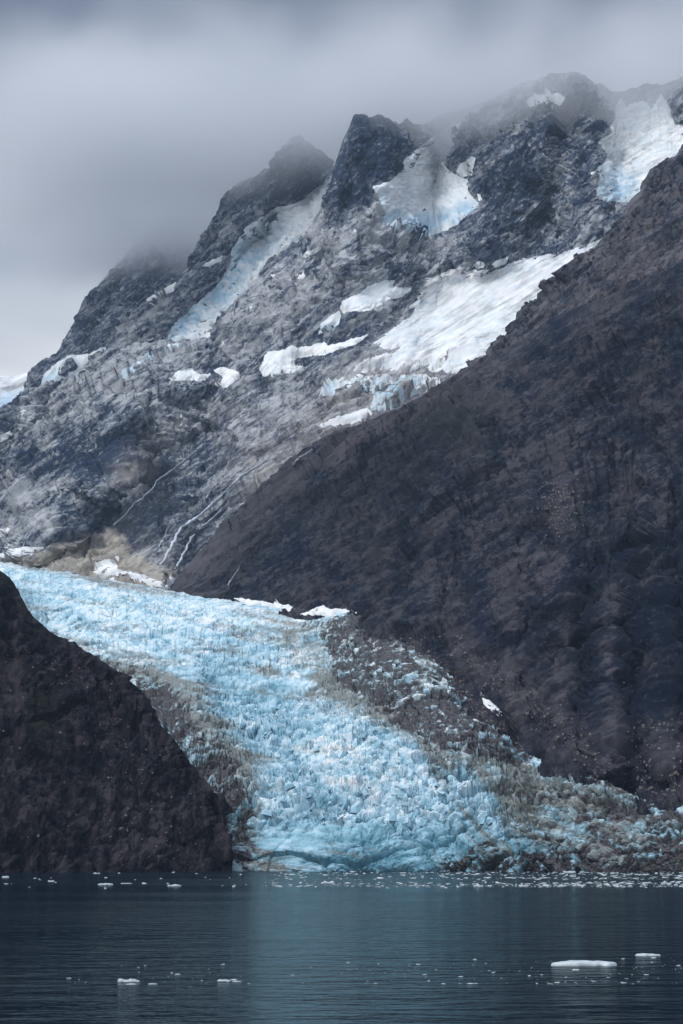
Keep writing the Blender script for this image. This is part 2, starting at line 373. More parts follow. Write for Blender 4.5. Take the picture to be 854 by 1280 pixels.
# curves traced from the photograph (column -> row / distance)
G_CREST = curve([(-400, 640), (-120, 688), (0, 703), (60, 712), (120, 722), (200, 737), (240, 744), (300, 752), (350, 762), (440, 768), (498, 786), (533, 810), (569, 852), (611, 898), (646, 937), (680, 950), (720, 957), (760, 972), (800, 996), (854, 1010), (980, 1040), (1250, 1060)])
G_CREST_D = curve([(-400, 5600), (-120, 4900), (0, 4600), (240, 3700), (350, 3400), (440, 3200), (533, 2800), (611, 2450), (663, 2250), (760, 2100), (854, 2000), (1000, 1800), (1250, 1600)])
M_CREST = curve([(-400, 760), (-250, 690), (-120, 600), (0, 518), (22, 506), (55, 487), (90, 471), (125, 452), (143, 440), (170, 434), (200, 430), (225, 427), (265, 424), (281, 412), (292, 382), (316, 354), (335, 341), (351, 317), (375, 300), (388, 284), (399, 260), (407, 244), (415, 228), (424, 190), (434, 168), (444, 143), (462, 147), (474, 145), (489, 150), (500, 155), (507, 148), (515, 153), (525, 158), (545, 146), (575, 138), (600, 128), (625, 117), (645, 108), (660, 104), (680, 97), (700, 94), (722, 92), (735, 97), (746, 104), (766, 117), (785, 112), (810, 104), (830, 106), (854, 96), (980, 60), (1250, 30)])
M_CREST_D = curve([(-400, 5000), (0, 5350), (55, 5500), (143, 5500), (444, 5400), (500, 5500), (545, 5800), (700, 5730), (760, 5640), (800, 5520), (1250, 5600)])
R2_CREST = curve([(150, 790), (170, 765), (215, 728), (240, 700), (290, 650), (335, 606), (372, 576), (430, 543), (474, 530), (525, 500), (590, 458), (610, 446), (656, 430), (688, 399), (720, 386), (751, 377), (796, 352), (854, 330), (980, 290), (1250, 240)])
R2_CREST_D = curve([(150, 3850), (240, 4080), (335, 4280), (430, 4230), (525, 4080), (600, 3900), (688, 3750), (796, 3550), (854, 3450), (1000, 3300), (1250, 3100)])
R1_CREST = curve([(600, 470), (640, 440), (688, 397), (700, 372), (722, 340), (751, 301), (770, 270), (786, 252), (812, 216), (854, 178), (980, 60), (1250, -80)])

# ---- the far left: a snowfield and a peak in cloud
def d_far(P, X, Y):
    lo, hi = rock_disp(P, 1.0, .8, .9, 500.); return lo, hi
def c_far(X, Y, B): return np.stack([0 * X, .15 + 0 * X, .35 + .3 * nz(X, Y, 30)], -1)
field = sheet('distant_snowfield', M_SNOW, spaced(-150, 75, 1.6), 70, curve([(-150, 560), (75, 560)]), curve([(-150, 7700), (75, 7700)]),
      curve([(-150, 430), (-60, 455), (0, 469), (18, 470), (40, 464), (60, 456), (75, 450)]), curve([(-150, 9200), (75, 9200)]), .8,
      lambda P, X, Y: (nz(X, Y, 60) * 60, nz(X, Y * 2.5, 9, 3) * 9), col=lambda X, Y, B: np.stack([.5 + .9 * np.exp(-((Y - 483 + (X - 20) * .25) / 4) ** 2) + .3 * nz(X, Y * 3, 14), 0 * X, .9 * sstep(478, 500, Y + (X - 20) * .3)], -1),
      crest_rough=.2)
peak_l = sheet('far_peak', M_ROCK, spaced(-60, 300, 1.6, 0), 150, curve([(-60, 600), (20, 545), (150, 470), (300, 470)]), curve([(-60, 6300), (300, 6300)]),
      curve([(-60, 560), (10, 518), (22, 506), (45, 471), (75, 438), (96, 400), (120, 363), (151, 329), (170, 302), (200, 280), (240, 262), (300, 258)]), curve([(-60, 6700), (151, 6900), (300, 7000)]), 1.0, d_far,
      relief=lambda X, Y: seg_gauss(X, Y, [(150, 330, 60, 470, 14, 70), (190, 330, 120, 440, 12, 60), (175, 320, 100, 450, 7, -60)]), col=c_far)
# ---- spur behind the couloir
def d_spur(P, X, Y):
    lo, hi = rock_disp(P, 1.05, .7, 1.15, 130.); q = 1 - .8 * np.minimum(1, seg_gauss(X, Y, [(415, 225, 375, 275, 12, 1.), (375, 275, 310, 330, 20, 1.), (310, 330, 230, 410, 22, 1.)]))
    return lo * (.3 + .7 * q), hi * q
spur = sheet('rock_spur', M_ROCK, spaced(60, 500, 1.3), 240, lambda x: M_CREST(x) + 45, lambda x: M_CREST_D(x) + 40,
      curve([(60, 560), (120, 470), (143, 438), (156, 408), (161, 398), (186, 374), (220, 352), (237, 332), (250, 300), (267, 275), (280, 254), (292, 236), (306, 226), (322, 220), (340, 205), (352, 188), (362, 174), (375, 168), (385, 176), (405, 196), (418, 214), (440, 262), (500, 300)]), lambda x: M_CREST_D(x) + 330, 1.0, d_spur,
      relief=lambda X, Y: seg_gauss(X, Y, [(418, 222, 390, 250, 14, -90), (390, 250, 330, 300, 20, -90), (330, 300, 240, 410, 22, -90), (365, 180, 300, 270, 12, 60), (300, 270, 210, 380, 14, 60), (330, 225, 270, 300, 7, -30)]),
      col=lambda X, Y, B: np.stack([0 * X, .1 + 0 * X, .5 + .25 * nz(X, Y, 40, 2) - .35 * sstep(330, 200, Y)], -1))
# ---- the main mountain
def d_main(P, X, Y):
    l1, h1 = rock_disp(P, .62, 1.0, 1.0, 0.); l2, h2 = rock_disp(P, 1.2, .9, 1.25, 77.)
    k = sstep(-30, 60, (X - 420) * .35 - (Y - 330)); smooth_k = 1 - .55 * np.exp(-seg_gauss(X, Y, [(430, 480, 640, 380, 40, 1.0)]) * 0) * np.minimum(1, seg_gauss(X, Y, [(330, 570, 700, 370, 45, 1.0), (130, 690, 240, 720, 20, 1.2)]))
    under_ice = 1 - .8 * np.minimum(1, seg_gauss(X, Y, [(570, 160, 520, 230, 16, .9), (500, 250, 570, 260, 24, 1.0), (800, 140, 780, 225, 26, 1.0), (840, 180, 780, 230, 20, .6), (700, 340, 480, 440, 26, 1.0), (480, 365, 420, 400, 12, .8), (340, 450, 440, 430, 10, .7), (215, 470, 290, 470, 8, .7)]))
    return (l1 * (1 - k) + l2 * k) * (.5 + .5 * smooth_k) * (.3 + .7 * under_ice), (h1 * (1 - k) + h2 * k) * smooth_k * under_ice
def rel_main(X, Y):
    return seg_gauss(X, Y, [
        (444, 143, 400, 300, 12, 110), (462, 150, 470, 260, 14, 50), (500, 155, 440, 330, 16, 60), (436, 200, 445, 250, 5, -30),
        (575, 150, 530, 250, 22, -150), (715, 100, 650, 200, 26, 150), (650, 200, 600, 300, 26, 120), (600, 300, 520, 340, 20, 70),
        (740, 110, 735, 290, 16, 90), (690, 210, 700, 320, 14, -70), (800, 120, 780, 240, 26, -130), (640, 130, 590, 190, 10, 60),
        (655, 150, 610, 240, 6, -45), (690, 140, 650, 260, 6, 40), (720, 190, 660, 320, 6, -40),
        (420, 300, 560, 300, 14, 60), (480, 330, 700, 330, 18, 40), (400, 350, 330, 420, 18, 60), (300, 400, 200, 470, 14, 60), (410, 500, 450, 480, 10, 30),
        (560, 400, 400, 470, 45, -60), (180, 520, 60, 640, 34, 130), (330, 470, 180, 600, 30, 50), (260, 540, 120, 650, 22, -80), (300, 560, 180, 680, 22, 30),
        (60, 540, 0, 600, 16, -60), (150, 610, 60, 690, 16, 110), (90, 640, 0, 660, 10, -50), (240, 640, 200, 720, 10, 40)])
def col_main(X, Y, B):
    n = nz(X, Y, 40, 9); m = nz(X, Y * 1.5, 14, 4)
    tan = sstep(-6, 10, sdf_poly(X, Y, [(-60, 720), (-20, 704), (40, 690), (90, 676), (132, 659), (148, 664), (170, 690), (215, 712), (245, 745), (200, 760), (0, 730)]) + m * 14)
    flat = np.minimum(1, seg_gauss(X, Y, [(620, 390, 330, 590, 36, .9), (210, 540, 160, 590, 14, .8), (240, 520, 300, 510, 10, .5), (180, 690, 210, 700, 14, .5), (150, 600, 185, 590, 8, .7)]))
    pale = .5 + .5 * n + seg_gauss(X, Y, [(60, 520, 200, 440, 22, .3), (460, 265, 420, 295, 9, .35), (300, 400, 400, 330, 22, .25), (20, 620, 70, 600, 16, .5), (60, 650, 20, 660, 8, .5),
        (690, 200, 720, 110, 50, -.28), (440, 240, 470, 165, 26, -.7), (640, 240, 600, 300, 30, -.25), (700, 290, 560, 320, 30, -.1), (160, 560, 60, 590, 26, -.45), (200, 620, 120, 680, 26, -.5), (480, 240, 470, 300, 10, .4)])
    veg = np.clip(.15 + .5 * m + seg_gauss(X, Y, [(200, 620, 100, 690, 24, .6), (260, 680, 200, 720, 24, .4), (440, 540, 300, 640, 12, .3)]), 0, 1)
    return np.clip(np.stack([np.maximum(tan, flat * (.45 + .5 * m)), veg * (1 - tan), pale], -1), 0, 1)
MAIN = sheet('main_mountain', M_ROCK, spaced(-380, 1200, 1.3, -10, 864, 8.0), 345, lambda x: np.where(x < 200, G_CREST(x) + 22, np.where(x < 260, 760, R2_CREST(x) + 60)),
      curve([(-380, 5000), (0, 4620), (100, 4280), (200, 3930), (240, 3960), (335, 4180), (430, 4250), (600, 4300), (700, 4400), (1200, 4600)]), M_CREST, M_CREST_D, .92, d_main, relief=rel_main, col=col_main)
# ---- ridge behind the brown slope, upper right
def c_r1(X, Y, B): return np.clip(np.stack([.15 * np.exp(-((Y - 300 - (854 - X) * .8) / 12) ** 2), .35 + .4 * nz(X, Y, 20), .6 + .4 * nz(X, Y, 30, 5)], -1), 0, 1)
R1 = sheet('upper_right_ridge', M_ROCKU, spaced(600, 1200, 1.5, 620, 864, 7.0), 170, lambda x: R2_CREST(x) + 50, lambda x: R2_CREST_D(x) + 60, R1_CREST, curve([(600, 4150), (750, 4200), (1200, 4300)]), 1.0,
      lambda P, X, Y: rock_disp(P, .75, .8, .9, 210.), relief=lambda X, Y: seg_gauss(X, Y, [(812, 216, 720, 350, 10, 40), (854, 250, 760, 350, 9, -40), (860, 290, 800, 340, 8, 25)]), col=c_r1, crest_rough=1.3)
# ---- the brown slope on the right
def d_r2(P, X, Y):
    l1, h1 = rock_disp(P, .60, .8, .8, 310.); l2, h2 = rock_disp(P, 1.45, .45, .6, 350.); l3, h3 = rock_disp(P, -.05, .3, .95, 390.)
    k = sstep(560, 760, X + (Y - 700) * .2); scree = np.minimum(1, seg_gauss(X, Y, [(560, 790, 740, 960, 26, 1.), (820, 900, 800, 1000, 30, .7), (690, 610, 720, 640, 14, .6)]))
    q = 1 - .3 * scree
    e = .5 + .5 * sstep(260, 460, X); return (l1 * (1 - k) + l2 * k) * e, (h1 * (1 - k) + (h2 * .6 + h3 * .75) * k) * q * e
def rel_r2(X, Y):
    return seg_gauss(X, Y, [(790, 690, 786, 980, 6, -110), (735, 740, 735, 870, 8, -70), (762, 780, 762, 960, 10, 60), (705, 740, 702, 900, 12, 45), (820, 600, 832, 960, 12, 60), (660, 700, 655, 860, 6, -30), (850, 420, 800, 700, 18, -40),
        (750, 400, 700, 700, 40, 60), (690, 420, 560, 700, 30, 45), (600, 480, 500, 640, 24, -30), (460, 560, 360, 700, 20, 30), (640, 560, 560, 800, 18, -40), (690, 720, 560, 860, 16, 20), (800, 960, 790, 1000, 9, -35)])
def c_r2(X, Y, B):
    n = nz(X, Y, 45, 1); m = nz(X, Y, 12, 8); f = nz(X, Y * 2, 5, 12)
    scree = np.clip(seg_gauss(X, Y, [(560, 790, 650, 870, 12, .8), (650, 860, 760, 960, 20, .55), (640, 920, 720, 950, 12, .5), (710, 612, 690, 640, 9, 1.), (740, 600, 700, 650, 7, .6), (690, 650, 700, 665, 6, .5), (830, 940, 860, 1000, 26, .8), (770, 880, 775, 960, 9, .6), (700, 690, 660, 740, 9, .2), (240, 740, 180, 750, 9, .6), (650, 455, 600, 462, 6, .5), (590, 470, 500, 520, 3, .5), (480, 535, 424, 560, 4, .9), (424, 560, 340, 620, 5, .45),
        (515, 800, 560, 850, 5, .8), (560, 840, 650, 950, 5, .6)]) * (.7 + 1.0 * f + .5 * m), 0, 1)
    veg = np.clip(.35 + .7 * n + seg_gauss(X, Y, [(560, 530, 430, 620, 34, .45), (380, 620, 300, 700, 20, .3)]), 0, 1)
    pale = .45 + .6 * n + .3 * m + seg_gauss(X, Y, [(560, 470, 420, 560, 26, .3), (430, 560, 360, 590, 10, .4), (360, 600, 220, 730, 14, .7), (680, 730, 620, 700, 22, .25), (600, 480, 700, 560, 30, .15), (740, 700, 740, 900, 22, -.15), (840, 700, 840, 850, 26, -.3), (790, 680, 787, 960, 9, -.6), (735, 740, 735, 860, 9, -.3), (760, 780, 764, 900, 9, .2)])  # the upright dark strokes paint shade into the gullies
    return np.clip(np.stack([scree, veg * (1 - scree), pale], -1), 0, 1)
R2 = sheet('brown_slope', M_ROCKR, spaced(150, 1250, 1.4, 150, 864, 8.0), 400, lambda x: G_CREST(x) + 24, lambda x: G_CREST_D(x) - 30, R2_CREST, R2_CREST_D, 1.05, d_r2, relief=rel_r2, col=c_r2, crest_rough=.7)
# ---- the near left hill
def d_h(P, X, Y):
    l1, h1 = rock_disp(P, 1.45, .28, .42, 610.); l2, h2 = rock_disp(P, .95, .2, .45, 640.)
    return l1, h1 + h2 * .6
HILL_CREST = curve([(-420, 560), (-120, 640), (-40, 690), (0, 713), (12, 722), (22, 738), (35, 762), (60, 788), (90, 803), (120, 824), (150, 846), (180, 868), (200, 908), (230, 943), (262, 980), (272, 1000), (280, 1030), (285, 1060), (287, 1090)])
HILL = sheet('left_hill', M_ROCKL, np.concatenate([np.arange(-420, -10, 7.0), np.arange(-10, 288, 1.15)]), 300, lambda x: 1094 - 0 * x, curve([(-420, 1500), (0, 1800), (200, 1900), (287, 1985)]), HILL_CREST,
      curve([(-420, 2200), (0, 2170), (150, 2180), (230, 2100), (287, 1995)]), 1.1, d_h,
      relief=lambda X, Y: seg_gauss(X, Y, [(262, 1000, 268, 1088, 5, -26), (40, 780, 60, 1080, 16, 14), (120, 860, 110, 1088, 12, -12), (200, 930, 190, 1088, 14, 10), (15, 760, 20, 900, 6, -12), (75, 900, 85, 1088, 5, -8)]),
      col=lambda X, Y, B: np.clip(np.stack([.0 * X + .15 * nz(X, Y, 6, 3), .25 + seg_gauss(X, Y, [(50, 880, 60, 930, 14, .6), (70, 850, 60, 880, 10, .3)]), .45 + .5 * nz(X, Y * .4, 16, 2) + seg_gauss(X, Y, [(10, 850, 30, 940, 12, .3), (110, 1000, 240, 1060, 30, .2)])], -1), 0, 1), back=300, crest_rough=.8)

# ------------------------------------------------------------------ the tidewater glacier
DEBRIS_AND_SHADE = [(215, 880, 280, 960, 10, .4), (275, 940, 310, 1010, 12, .6), (120, 845, 200, 880, 16, .95), (165, 870, 215, 915, 20, 1.0), (215, 905, 262, 970, 16, 1.0), (262, 960, 285, 1010, 15, .9), (285, 1000, 300, 1085, 15, .85), (70, 800, 130, 840, 9, .7),
          (450, 785, 530, 840, 16, .75), (430, 800, 560, 880, 24, .5), (600, 920, 650, 945, 14, .9), (370, 775, 450, 790, 10, .4),
          (640, 985, 700, 1010, 10, .35), (560, 1082, 700, 1084, 9, .9), (700, 1084, 860, 1082, 8, .5), (800, 1050, 860, 1060, 16, .25), (600, 1050, 620, 1070, 12, .5), (740, 1030, 790, 1050, 14, .45), (680, 1040, 720, 1060, 10, .3), (1000, 1060, 860, 1050, 40, .9), (300, 1000, 310, 1080, 8, .3)]  # dark strokes along the waterline paint in the shade of the undercut
SILT = [(200, 770, 430, 840, 16, .08), (300, 770, 430, 800, 12, .15), (230, 860, 310, 960, 20, .25), (150, 830, 260, 900, 12, .35), (0, 705, 120, 722, 4, .6), (120, 722, 300, 752, 5, .4), (60, 790, 200, 850, 10, .5), (200, 850, 290, 960, 22, .5), (290, 950, 320, 1080, 24, .55), (330, 760, 440, 850, 20, .36), (270, 790, 330, 830, 10, .3), (400, 850, 480, 895, 9, .85), (480, 895, 560, 945, 10, .8), (560, 945, 640, 960, 12, .5),
        (540, 950, 640, 990, 14, .4), (600, 960, 760, 985, 16, .4), (640, 1000, 800, 1020, 34, .35), (610, 1050, 780, 1060, 30, .35), (420, 770, 560, 850, 30, .3), (240, 800, 300, 820, 5, .25), (370, 780, 330, 860, 8, .25)]
def flow_uv(B):
    return B
def d_ice(P, X, Y):
    p = P.reshape(-1, 3).astype(np.float64)
    wv = np.stack([perlin(p / 70.0), perlin(p / 70.0 + 30), perlin(p / 70.0 + 60)], -1); q = p + wv * 20
    # crevasses run across the flow: blocks are longer across the valley than down it
    q1 = q * np.array([.42, .8, .9]); q2 = q * np.array([.55, 1.0, .85]); q3 = q * np.array([.65, 1.0, 1.0])
    f1, e1 = facets(q1 / 34.0, .9); f2, e2 = facets(q2 / 14.0, 1.25); f3, e3 = facets(q3 / 5.6, 1.4)
    X1, Y1 = X.ravel(), Y.ravel()
    front = sstep(1015, 1060, Y1); upper = sstep(960, 800, Y1)
    deb_shade = np.clip(seg_gauss(X, Y, DEBRIS_AND_SHADE).ravel(), 0, 1)
    rfd = sstep(600, 690, X1); deb_shade = deb_shade * (1 - rfd); a = 1 - .45 * front * (1 - rfd) + .15 * deb_shade - .45 * upper; a3 = np.clip(1 - 1.1 * upper, .05, 1)
    f0, e0 = facets(q * np.array([.6, .9, .9]) / 52.0, 1.0); q5 = (p + wv * 45) * np.array([.16, .9, .9]); f5, e5 = facets(q5 / 24.0, .6); lay = fbm(np.stack([p[:, 0] / 60, p[:, 1] / 60, (p[:, 2] + wv[:, 0] * 16 + f0 * 10) / 5.0], -1), 2)
    fz = front * (1 - rfd * .5)
    low = perlin(p / 220.0) * 12 + perlin(p / 90.0) * 8
    ridge = fbm(q * np.array([.5, 1.0, 1.0]) / 26.0, 3, .55, True) * 5
    hi = (f1 * 8 - np.exp(-e1 / .12) * 6 + f2 * 7 * (.4 + .6 * a3) - np.exp(-e2 / .14) * 5.0 * a3 + a3 * f3 * 4.0 - np.exp(-e3 / .2) * 1.6 + ridge) * a * (1 - .35 * fz)
    hi += fz * (f0 * 15 - np.exp(-e0 / .05) * 8 + lay * 3.0) - np.exp(-e5 / .09) * (7 - 4 * upper) * (1 - fz)
    v = (Y - G_CREST(X)).ravel(); fl = fbm(np.stack([v / 7.5, X1 / 60.0, Y1 / 60.0], -1), 4, .55, True); am = .75 + .8 * perlin(p / 120.0 + 9)
    hi += seg_gauss(X, Y, [(448, 1088, 496, 1088, 7, -34), (540, 1088, 660, 1088, 5, -12), (450, 1050, 560, 1060, 18, -9)]).ravel()
    hi = hi * np.clip(am, .25, 1.4) + fl * (3 + 9 * upper)
    hi *= 1 + .15 * seg_gauss(X, Y, [(430, 790, 640, 940, 26, 1.)]).ravel()
    hi += np.clip(seg_gauss(X, Y, [(285, 1010, 210, 890, 14, -14), (210, 890, 130, 850, 12, -12), (430, 790, 620, 940, 24, 12), (560, 870, 640, 930, 10, -6), (235, 870, 300, 960, 14, 10)]).ravel(), -30, 30)
    global ICEDEPTH, CELL, CREV, LONG
    ICEDEPTH = (-(f2 * .9 + f3 * .4) + np.exp(-e2 / .2) * .8 + np.exp(-e1 / .15) * .5).reshape(X.shape)
    CELL = (f2 * .6 + f3 * .6 + f1 * .5).reshape(X.shape); LONG = (np.exp(-e5 / .10) * (1 - fz) + np.exp(-e0 / .05) * fz).reshape(X.shape); CREV = (np.exp(-e2 / .10) + np.exp(-e1 / .06)).reshape(X.shape)
    return low.reshape(X.shape), hi.reshape(X.shape)
def c_ice(X, Y, B):
    v = Y - G_CREST(X); n = nz(v * 1.6, X * .45, 26, 3); m = nz(X, Y, 7, 6, 4); st = nz(v * 4.2, (X + Y) * .35, 36, 21, 5); big = nz(X, Y, 60, 31, 3)
    crack = CREV * sstep(-.1, .45, nz(X, Y, 30, 44, 3))
    deb_shade = np.clip(seg_gauss(X, Y, DEBRIS_AND_SHADE), 0, 1.1) + .30 * m + .22 * n + .22 * crack - .75 * CELL * sstep(.05, .4, seg_gauss(X, Y, DEBRIS_AND_SHADE))
    mor = sstep(-8, 6, sdf_poly(X, Y, [(440, 764), (498, 782), (533, 806), (569, 848), (611, 894), (660, 945), (611, 951), (558, 937), (505, 912), (470, 884), (420, 850), (405, 800), (415, 775)]) + m * 12)
    deb_shade = deb_shade * (1 - mor) + mor * (1.16 + .4 * m + .45 * n - .6 * CELL)
    rf = sstep(600, 680, X + (Y - 1040) * .25) * sstep(965, 1000, Y)
    deb_shade = deb_shade + rf * (.58 + .8 * big - .6 * CELL + .4 * n + .22 * sstep(1030, 1080, Y) + .12 * sstep(760, 860, X))
    silt = np.clip(seg_gauss(X, Y, SILT), 0, 1) * .85 + 1.25 * st + .25 * big + .04 + .2 * crack + .40 * rf - .25 * CELL
    front = sstep(1000, 1060, Y)
    blue = .27 + .55 * LONG + .40 * n + .22 * big + .18 * ICEDEPTH + .26 * front - .16 * sstep(880, 760, Y) - .14 * seg_gauss(X, Y, [(430, 940, 520, 1010, 50, 1.0)]) + .22 * seg_gauss(X, Y, [(430, 1050, 540, 1060, 30, 1.), (270, 830, 330, 900, 26, .6), (620, 1030, 800, 1020, 60, .8), (450, 1080, 490, 1085, 12, 1.8), (300, 1030, 360, 1075, 20, .6)])  # the strong stroke at the ice cave paints its inner dark into the colour
    return np.clip(np.stack([deb_shade - .18, silt, blue], -1), 0, 1)
def g_foot(x):
    return np.interp(x, [-400, -120, 0, 35, 62, 100, 150, 200, 240, 262, 275, 286, 300, 1250], [740, 760, 760, 806, 835, 860, 905, 960, 1000, 1040, 1070, 1094, 1095, 1098])
def g_footD(x):
    return np.interp(x, [-400, 0, 62, 150, 200, 262, 286, 400, 550, 700, 854, 1250], [4300, 3900, 3200, 2650, 2400, 2150, 2045, 2000, 1975, 1900, 1800, 1450])
GL = sheet('glacier_ice', M_ICE, spaced(-380, 1240, 1.08, -6, 860, 8.0), 350, g_foot, g_footD, G_CREST, G_CREST_D, 1.75, d_ice, col=c_ice, crest_rough=.8, back=120, smooth=False, kind=None, minz=-25)
for k in ('kind', 'label'):
    if k in GL['obj']: del GL['obj'][k]
glacier = bpy.data.objects.new('glacier', None); COL.objects.link(glacier); glacier.location = (0, 2000, 0)
tag(glacier, 'blue crevassed glacier flowing down the valley to a broken ice cliff at the water', 'glacier')
def under(o, root):
    o.parent = root; o.matrix_parent_inverse = Matrix.Translation(root.location).inverted()
GL['obj'].name = 'ice_stream'; under(GL['obj'], glacier)

# seracs: leaning ice blades, the 300 that show largest as parts
def rough_block(rs, n=6, taper=.35):
    """an irregular prism with a broken, tilted top"""
    a = np.sort(rs.rand(n) * .7 + np.arange(n)) / n * 2 * math.pi; V = []; 
    for lev, (h, s) in enumerate(((-.6, 1.05), (.35, .9), (1.0, taper))):
        off = (rs.rand(2) - .5) * .5 * lev
        for k in range(n):
            r = s * (.75 + .5 * rs.rand()); V.append((math.cos(a[k]) * r + off[0], math.sin(a[k]) * r * .6 + off[1], h + (rs.rand() - .5) * .45 * (lev > 0)))
    V = np.array(V); F = []
    for l in range(2):
        for k in range(n):
            k2 = (k + 1) % n; F.append((l * n + k, l * n + k2, (l + 1) * n + k2)); F.append((l * n + k, (l + 1) * n + k2, (l + 1) * n + k))
    for k in range(1, n - 1): F.append((2 * n, 2 * n + k, 2 * n + k + 1))
    return V, np.array(F)
rs = np.random.RandomState(3)
serac_meshes = []
for k in range(10):
    V, F = rough_block(rs, 6, .12 + .4 * rs.rand())
    b = rs.rand() * .35 + .1; zc = np.clip(V[:, 2], 0, 1)
    o = mesh_from('serac', V, F, M_ICE, False, np.stack([0 * zc, 0 * zc + .0, b + .35 * (1 - zc)], -1)); serac_meshes.append(o.data); bpy.data.objects.remove(o)
cnt = 0; tries = 0
while cnt < 300 and tries < 4000:
    tries += 1
    px = rs.uniform(300, 640); py = rs.uniform(880, 1030)
    if px < 300 + (py - 880) * .05 or px > 470 + (py - 890) * 1.0 + 30: continue
    x1 = np.array([[px]]); y1 = np.array([[py]])
    if seg_gauss(x1, y1, DEBRIS_AND_SHADE)[0, 0] > .3 or seg_gauss(x1, y1, SILT)[0, 0] > .5: continue
    p = pt_on(GL, px, py)
    o = bpy.data.objects.new('serac', serac_meshes[rs.randint(10)]); COL.objects.link(o)
    s = (2.2 + 5.0 * rs.rand() ** 2) * p[1] / 2000
    o.scale = (s, s * rs.uniform(.6, 1.), s * rs.uniform(.8, 1.5)); o.rotation_euler = (rs.uniform(-.5, .5), rs.uniform(-.5, .5), rs.uniform(0, 6.28))
    o.location = Vector((p[0], p[1], p[2] - .2 * s)) - glacier.location; o.parent = glacier; cnt += 1
print('seracs', cnt, round(time.time() - T0, 1))

# ------------------------------------------------------------------ snow patches and hanging glaciers, lying on the rock
def snow(name, sh, poly, label, cat, lift=9.0, edge=5.0, holes=(), dirt=0.0, blue=(), group=None, streak=0.0, rough=1.0, cut=3.5, mat=None, crev=0.0, smooth_n=16):
    a = np.array(poly, float); PX, PY = sh['QX'], sh['QY']; mg = 14
    inb = (PX > a[:, 0].min() - mg) & (PX < a[:, 0].max() + mg) & (PY > a[:, 1].min() - mg) & (PY < a[:, 1].max() + mg); j = np.where(inb.any(0))[0]
    if len(j) < 2: return
    sl_ = slice(j[0], j[-1] + 1); X, Y = PX[:, sl_], PY[:, sl_]
    i = np.where(inb.any(1))[0]; si = slice(i[0], i[-1] + 1)
    X, Y = X[si], Y[si]; Bl, Nn, Pf = sh['low'][si, sl_], sh['N'][si, sl_], sh['P'][si, sl_]
    d = sdf_poly(X, Y, poly) + nz(X, Y, 7, 2) * 3.4 * rough + nz(X, Y, 2.6, 4) * 1.4 * rough
    d = d + 1.2 * min(1, edge / 5)
    if holes: d -= seg_gauss(X, Y, holes)
    ux, vx = X * .84 - Y * .54, X * .54 + Y * .84; stk = nz(ux * .22, vx * 2.0, 10, 8, 5); stk2 = nz(ux * .16, vx * 2.6, 9, 28, 5)
    if streak: d -= streak * np.maximum(0, stk * 2.6 + .05)
    # blend from the rough rock to a smoothed one under deeper snow
    sm = Pf.copy()
    for _ in range(smooth_n):
        sm[1:-1] = (sm[:-2] + 2 * sm[1:-1] + sm[2:]) / 4; sm[:, 1:-1] = (sm[:, :-2] + 2 * sm[:, 1:-1] + sm[:, 2:]) / 4
    k = sstep(0, edge * 2.2, d)[..., None]; V = Pf * (1 - k * .85) + sm * (k * .85)
    off = np.clip(d / edge, -1, 1) * lift * .5 + sstep(0, 16, d) * lift * .4
    if crev:
        p = (V.reshape(-1, 3) * np.array([.6, .8, 2.0])); p[:, 2] += perlin(V.reshape(-1, 3) / 90.0) * 40; f, e = facets(p / 30.0, .8); f2, e2 = facets(p / 13.0, .9)
        off = off + ((f * 13 - np.exp(-e / .10) * 8 + f2 * 7 - np.exp(-e2 / .12) * 4) * crev).reshape(d.shape) * sstep(0, 8, d)
    V = V + Nn * off[..., None]
    keep = d > -cut
    F, used = grid_faces(d.shape[0], d.shape[1], keep)
    dirtm = dirt * np.clip(.45 + .7 * nz(X, Y * 2, 22, 3) + 1.6 * stk2, 0, 1.3)
    bl = np.clip(seg_gauss(X, Y, list(blue)) * (.75 + 1.3 * nz(X, Y * 1.6, 8, 12, 4)) + .10 + .5 * nz(X, Y * 2, 12, 61), 0, 1) if blue else np.clip(.06 + .35 * nz(X, Y * 2, 12, 61), 0, 1)
    C = np.stack([dirtm + 0 * X, 0 * X, bl], -1)
    o = mesh_from(name, V.reshape(-1, 3)[used], F, mat or M_SNOW, True, C.reshape(-1, 3)[used]); tag(o, label, cat, group)
    return o
HG, SP = 'hanging_glacier', 'snow_patch'
snow(HG, spur, [(415, 218), (424, 215), (410, 262), (398, 282), (375, 310), (351, 328), (335, 350), (316, 366), (300, 390), (288, 420), (265, 440), (227, 442), (211, 436), (213, 412), (248, 379), (265, 366), (289, 331), (291, 312), (308, 285), (345, 261), (375, 253), (394, 239)],
     'long narrow hanging glacier filling the steep gully left of the sharp peak', 'glacier', 12, crev=.8, blue=[(300, 320, 280, 370, 14, .9), (240, 395, 215, 425, 8, 1.0), (350, 290, 320, 330, 10, .5), (265, 370, 250, 390, 10, .6)], holes=[(345, 291, 350, 292, 3, 6)])
snow(HG, MAIN, [(580, 145), (575, 155), (567, 178), (556, 198), (552, 208), (570, 220), (583, 226), (585, 241), (598, 256), (586, 266), (575, 276), (560, 286), (545, 291), (527, 295), (512, 287), (500, 284), (479, 279), (484, 266), (476, 250), (467, 234), (487, 228), (505, 213), (507, 201), (525, 183), (545, 171), (570, 150)],
     'wide tongue of hanging glacier with a blue lower edge between sharp peak and dome', 'glacier', 16, crev=.55, dirt=.15, blue=[(482, 272, 527, 288, 8, .9), (527, 288, 590, 262, 8, .9), (470, 238, 480, 252, 6, .4)])
